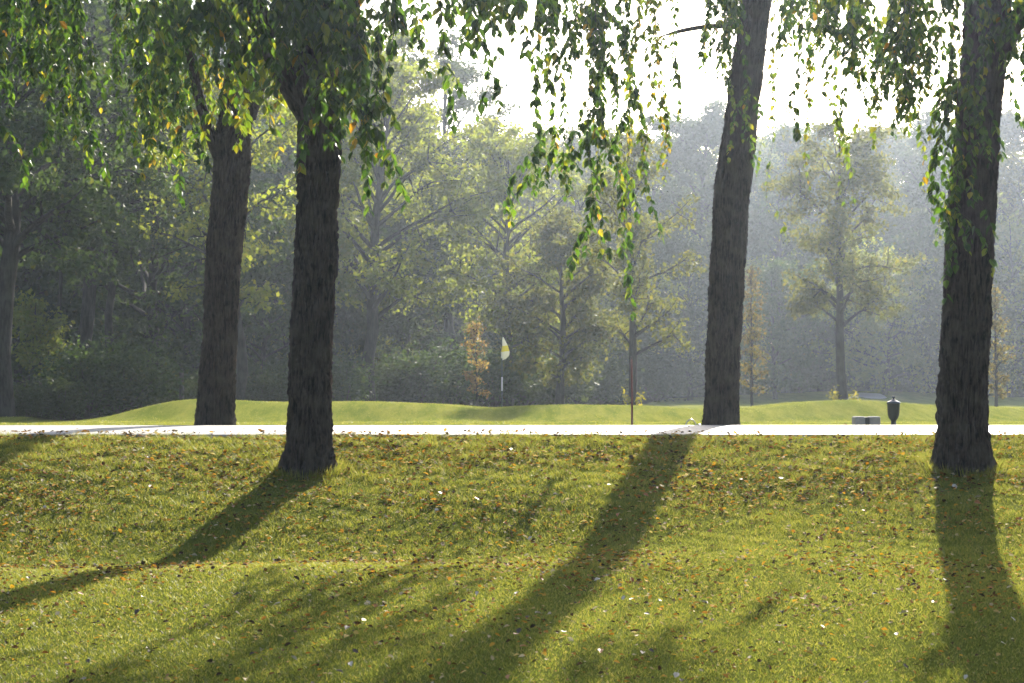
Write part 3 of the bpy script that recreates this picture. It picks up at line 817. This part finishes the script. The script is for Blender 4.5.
# ------------------------------------------------------------------ small metal hoop by the leaning trunk, thin rail, tee markers
M_STEEL = plain_mat('hoop_steel', (.35, .35, .36), .35, .8)
d = 21.3; x = at(691, d); z = float(HT(x, d)); k = d / F
root = thing('metal_hoop', (x, d, z), 'small bent metal hoop at the path edge left of the leaning trunk', 'hoop')
a = np.linspace(0, np.pi, 17); hh = CZ + (HOR - 419.5) * k - z
mb = MB(); mb.tube(np.stack([-6 * k * np.cos(a), .02 * np.sin(a), -.06 + (hh + .06) * np.sin(a) ** .8], -1), [.008] * 17, 8); mb.build('hoop_bar', M_STEEL, root)
mb = MB(); mb.tube([(6 * k, 0, -.05), (6.4 * k, .0, hh * .35), (8 * k, 0, hh * .42), (9 * k, 0, hh * .36)], [.009] * 4, 8); mb.build('hook', M_STEEL, root)
d = 52.0; x = at(853, d); z = float(HT(x, d)); k = d / F
mb = MB(); zt = CZ + (HOR - 396.5) * k - z
mb.tube([(-.17, 0, -.05), (-.165, 0, zt * .8), (-.12, 0, zt * .93), (.12, 0, zt), (.165, 0, zt * .93), (.17, 0, -.05)], [.011] * 6, 8)
o = mb.build('rail', plain_mat('rail_grey_paint', (.32, .32, .33), .85, spec=.1)); o.location = (x, d, z); tag(o, 'thin pale rail at the foot of the spreading lone tree', 'rail')
for k_, px in enumerate((646, 657, 669)):
    d = 50; x = at(px, d); z = float(HT(x, d))
    mb = MB(); mb.lathe([(.10, -.05), (.12, .03), (.10, .09), (.05, .125), (0, .13)], 14)
    o = mb.build('tee_marker', plain_mat('tee_marker_dark', (.03, .035, .03), .6)); o.location = (x, d, z); o.scale = (1.1, 1, 1)
    tag(o, 'small dark tee marker on the grass right of the red stake', 'tee marker', 'row of dark tee markers')

# ------------------------------------------------------------------ grass
M_GRASS = leaf_mat('grass_blade', [(0, (.074, .094, .018)), (.5, (.118, .130, .026)), (.85, (.168, .155, .036)), (1, (.23, .19, .08))], .5, tcol=(1, .98, .55), tgain=2.2, rough=.5, spec=.3)
def blades(mb, n, d0, d1, x_ext, h0, h1, w, bias=1.0, hfun=None):
    r_ = np.random.default_rng(n)
    y = d0 + (d1 - d0) * r_.uniform(0, 1, n) ** bias
    hw = .335 * y + x_ext
    x = r_.uniform(-1, 1, n) * hw
    ok = FLOOR(x, y) < r_.uniform(0, .6, n); x, y = x[ok], y[ok]; n = len(x)
    z = HT(x, y)
    patch = .75 + .25 * np.sin(x * 2.3 + 1.3 * np.sin(y * 1.9)) * np.sin(y * 2.7 + x)
    hh = r_.uniform(h0, h1, n) * (.8 + .3 * patch)
    if hfun is not None: hh = hh * hfun(x, y)
    az = r_.uniform(0, 6.28, n); la = r_.uniform(0, 6.28, n); ln = hh * r_.uniform(.2, 1.5, n)
    ww = w * r_.uniform(.7, 1.3, n) / 2
    b = np.stack([x, y, z - .006], -1); s = np.stack([np.cos(az) * ww, np.sin(az) * ww, 0 * ww], -1)
    tip = b + np.stack([np.cos(la) * ln, np.sin(la) * ln, hh], -1)
    v = np.stack([b - s, b + s, tip], 1).reshape(-1, 3)
    mb.add(v, np.arange(n * 3).reshape(-1, 3))
mb = MB()
def edgeh(x, y):
    tuft = np.sin(x * 7.1 + 2 * np.sin(y * 5.3)) * np.sin(y * 8.7 + 1.5 * np.sin(x * 4.1)) + .6 * np.sin(x * 17 + y * 3) * np.sin(y * 19 - x * 5)
    return np.interp(y, [12.5, 13.2, 14.8, 15.6, 16.8], [1, 1.2, 1.3, 1.75, 2.0]) * np.maximum(.3, 1 + np.interp(y, [11, 13, 15.2], [.15, .38, .62]) * tuft)
blades(mb, 920000, 6.6, 16.90, 3.2, .013, .029, .0050, .85, edgeh)
tag(mb.build('grass', M_GRASS), 'sunlit grass of the near lawn', 'grass', kind='stuff')
mb = MB()
blades(mb, 150000, 20.3, 50, 4.0, .010, .030, .012, 1.1)
tag(mb.build('fairway_grass', M_GRASS), 'short grass on the mounds beyond the path', 'grass', kind='stuff')
# longer tufts at the trunk feet
mb = MB(); r_ = np.random.default_rng(9)
for key, rad in (('A', .26), ('D', .30)):
    l = BIG[key]['loc']; n = 900
    a = r_.uniform(0, 6.28, n); q = rad + np.abs(r_.normal(0, .07, n))
    x = l[0] + np.cos(a) * q; y = l[1] + np.sin(a) * q; z = HT(x, y); hh = r_.uniform(.05, .14, n)
    la = r_.uniform(0, 6.28, n); b = np.stack([x, y, z - .01], -1); s = np.stack([np.cos(la), np.sin(la), 0 * la], -1) * .003
    tip = b + np.stack([np.cos(a) * hh * .5 + r_.normal(0, .02, n), np.sin(a) * hh * .5 + r_.normal(0, .02, n), hh], -1)
    mb.add(np.stack([b - s, b + s, tip], 1).reshape(-1, 3), np.arange(n * 3).reshape(-1, 3))
tag(mb.build('tall_grass', M_GRASS), 'longer grass blades round the feet of the two front trunks', 'grass', kind='stuff')

# ------------------------------------------------------------------ fallen leaves
def litter(n, d0, d1, bias, r_):
    y = d0 + (d1 - d0) * r_.uniform(0, 1, n) ** bias
    x = r_.uniform(-1, 1, n) * (.335 * y + 3.0)
    return x, y
r_ = np.random.default_rng(21); mb = MB()
xa, ya = litter(29000, 12.7, 16.95, .72, r_); xb, yb = litter(13500, 9.0, 12.7, .75, r_); xc, yc = litter(3200, 7.0, 9.0, 1, r_); xd, yd = litter(26, 17, 20, 1, r_)
x, y = np.concatenate([xa, xb, xc, xd]), np.concatenate([ya, yb, yc, yd])
n = len(x)
cl = mnoise.noise
keep = np.array([cl(Vector((x[k] * .8, y[k] * .9, 3))) + r_.uniform(-.5, .5) > -.12 for k in range(n)])
x, y = x[keep], y[keep]; n = len(x)
onpath = (y > 16.85) & (y < 20.3)
zg = np.where(onpath, .024, HT(x, y) + r_.uniform(.010, .040, n))
pos = np.stack([x, y, zg], -1)
az = r_.uniform(0, 6.28, n); tl = r_.normal(0, .35, n)
ax = np.stack([np.cos(az), np.sin(az), tl], -1); nr = np.stack([r_.normal(0, .4, n), r_.normal(0, .4, n), np.ones(n)], -1)
mb.leaves(pos, ax, nr, r_.uniform(.018, .056, n) * np.interp(y, [8, 13, 16], [.75, 1, 1.15]), .65, .10)
tag(mb.build('leaf_litter', M_LITTER), 'countless small brown and orange fallen leaves scattered over the bank', 'leaf litter', kind='stuff')

kinds = [('yellow', plain_mat('fallen_leaf_yellow', (.42, .26, .03), .5)), ('orange', plain_mat('fallen_leaf_orange', (.30, .11, .025), .5)), ('brown', plain_mat('fallen_leaf_brown', (.05, .03, .02), .6)), ('pale tan', plain_mat('fallen_leaf_pale', (.42, .35, .27), .55, spec=.3))]
lm = []
for nm, mt in kinds:
    row = []
    for q in range(3):
        mb = MB(); rr = np.random.default_rng(q + 40)
        mb.leaves(np.zeros((1, 3)) - [[.04, 0, 0]], np.array([[1, 0, rr.normal(0, .25)]]), np.array([[0, rr.normal(0, .3), 1.]]), .085, .68, .06 + .07 * q)
        mb.tube([(.042, 0, 0), (.055, .004, .004), (.07, .003, .012)], [.0012] * 3, 3, 0, False)
        row.append(mb.mesh('fallen_leaf', mt))
    lm.append(row)
placed = 0
while placed < 300:
    if placed < 130: y = random.uniform(7.9, 11.2)
    else: y = 12.8 + 3.9 * random.random() ** .7
    x = random.uniform(-1, 1) * (.32 * y)
    near = y < 12
    kq = random.choices(range(4), (1, 2, 5, 3) if near else (5, 5, 2, 1.2))[0]
    o = link('fallen_leaf', lm[kq][random.randrange(3)])
    o.location = (x, y, float(HT(x, y)) + .042)
    o.rotation_euler = (random.gauss(0, .3), random.gauss(0, .3), random.uniform(0, 6.28))
    s = random.uniform(.38, .66) * (1 if near else 1.2); o.scale = (s, s, s)
    tag(o, f'larger {kinds[kq][0]} fallen leaf lying on the ' + ('near lawn' if near else 'bank below the path'), 'leaf', f'larger {kinds[kq][0]} fallen leaves on the ' + ('near lawn' if near else 'bank'))
    placed += 1
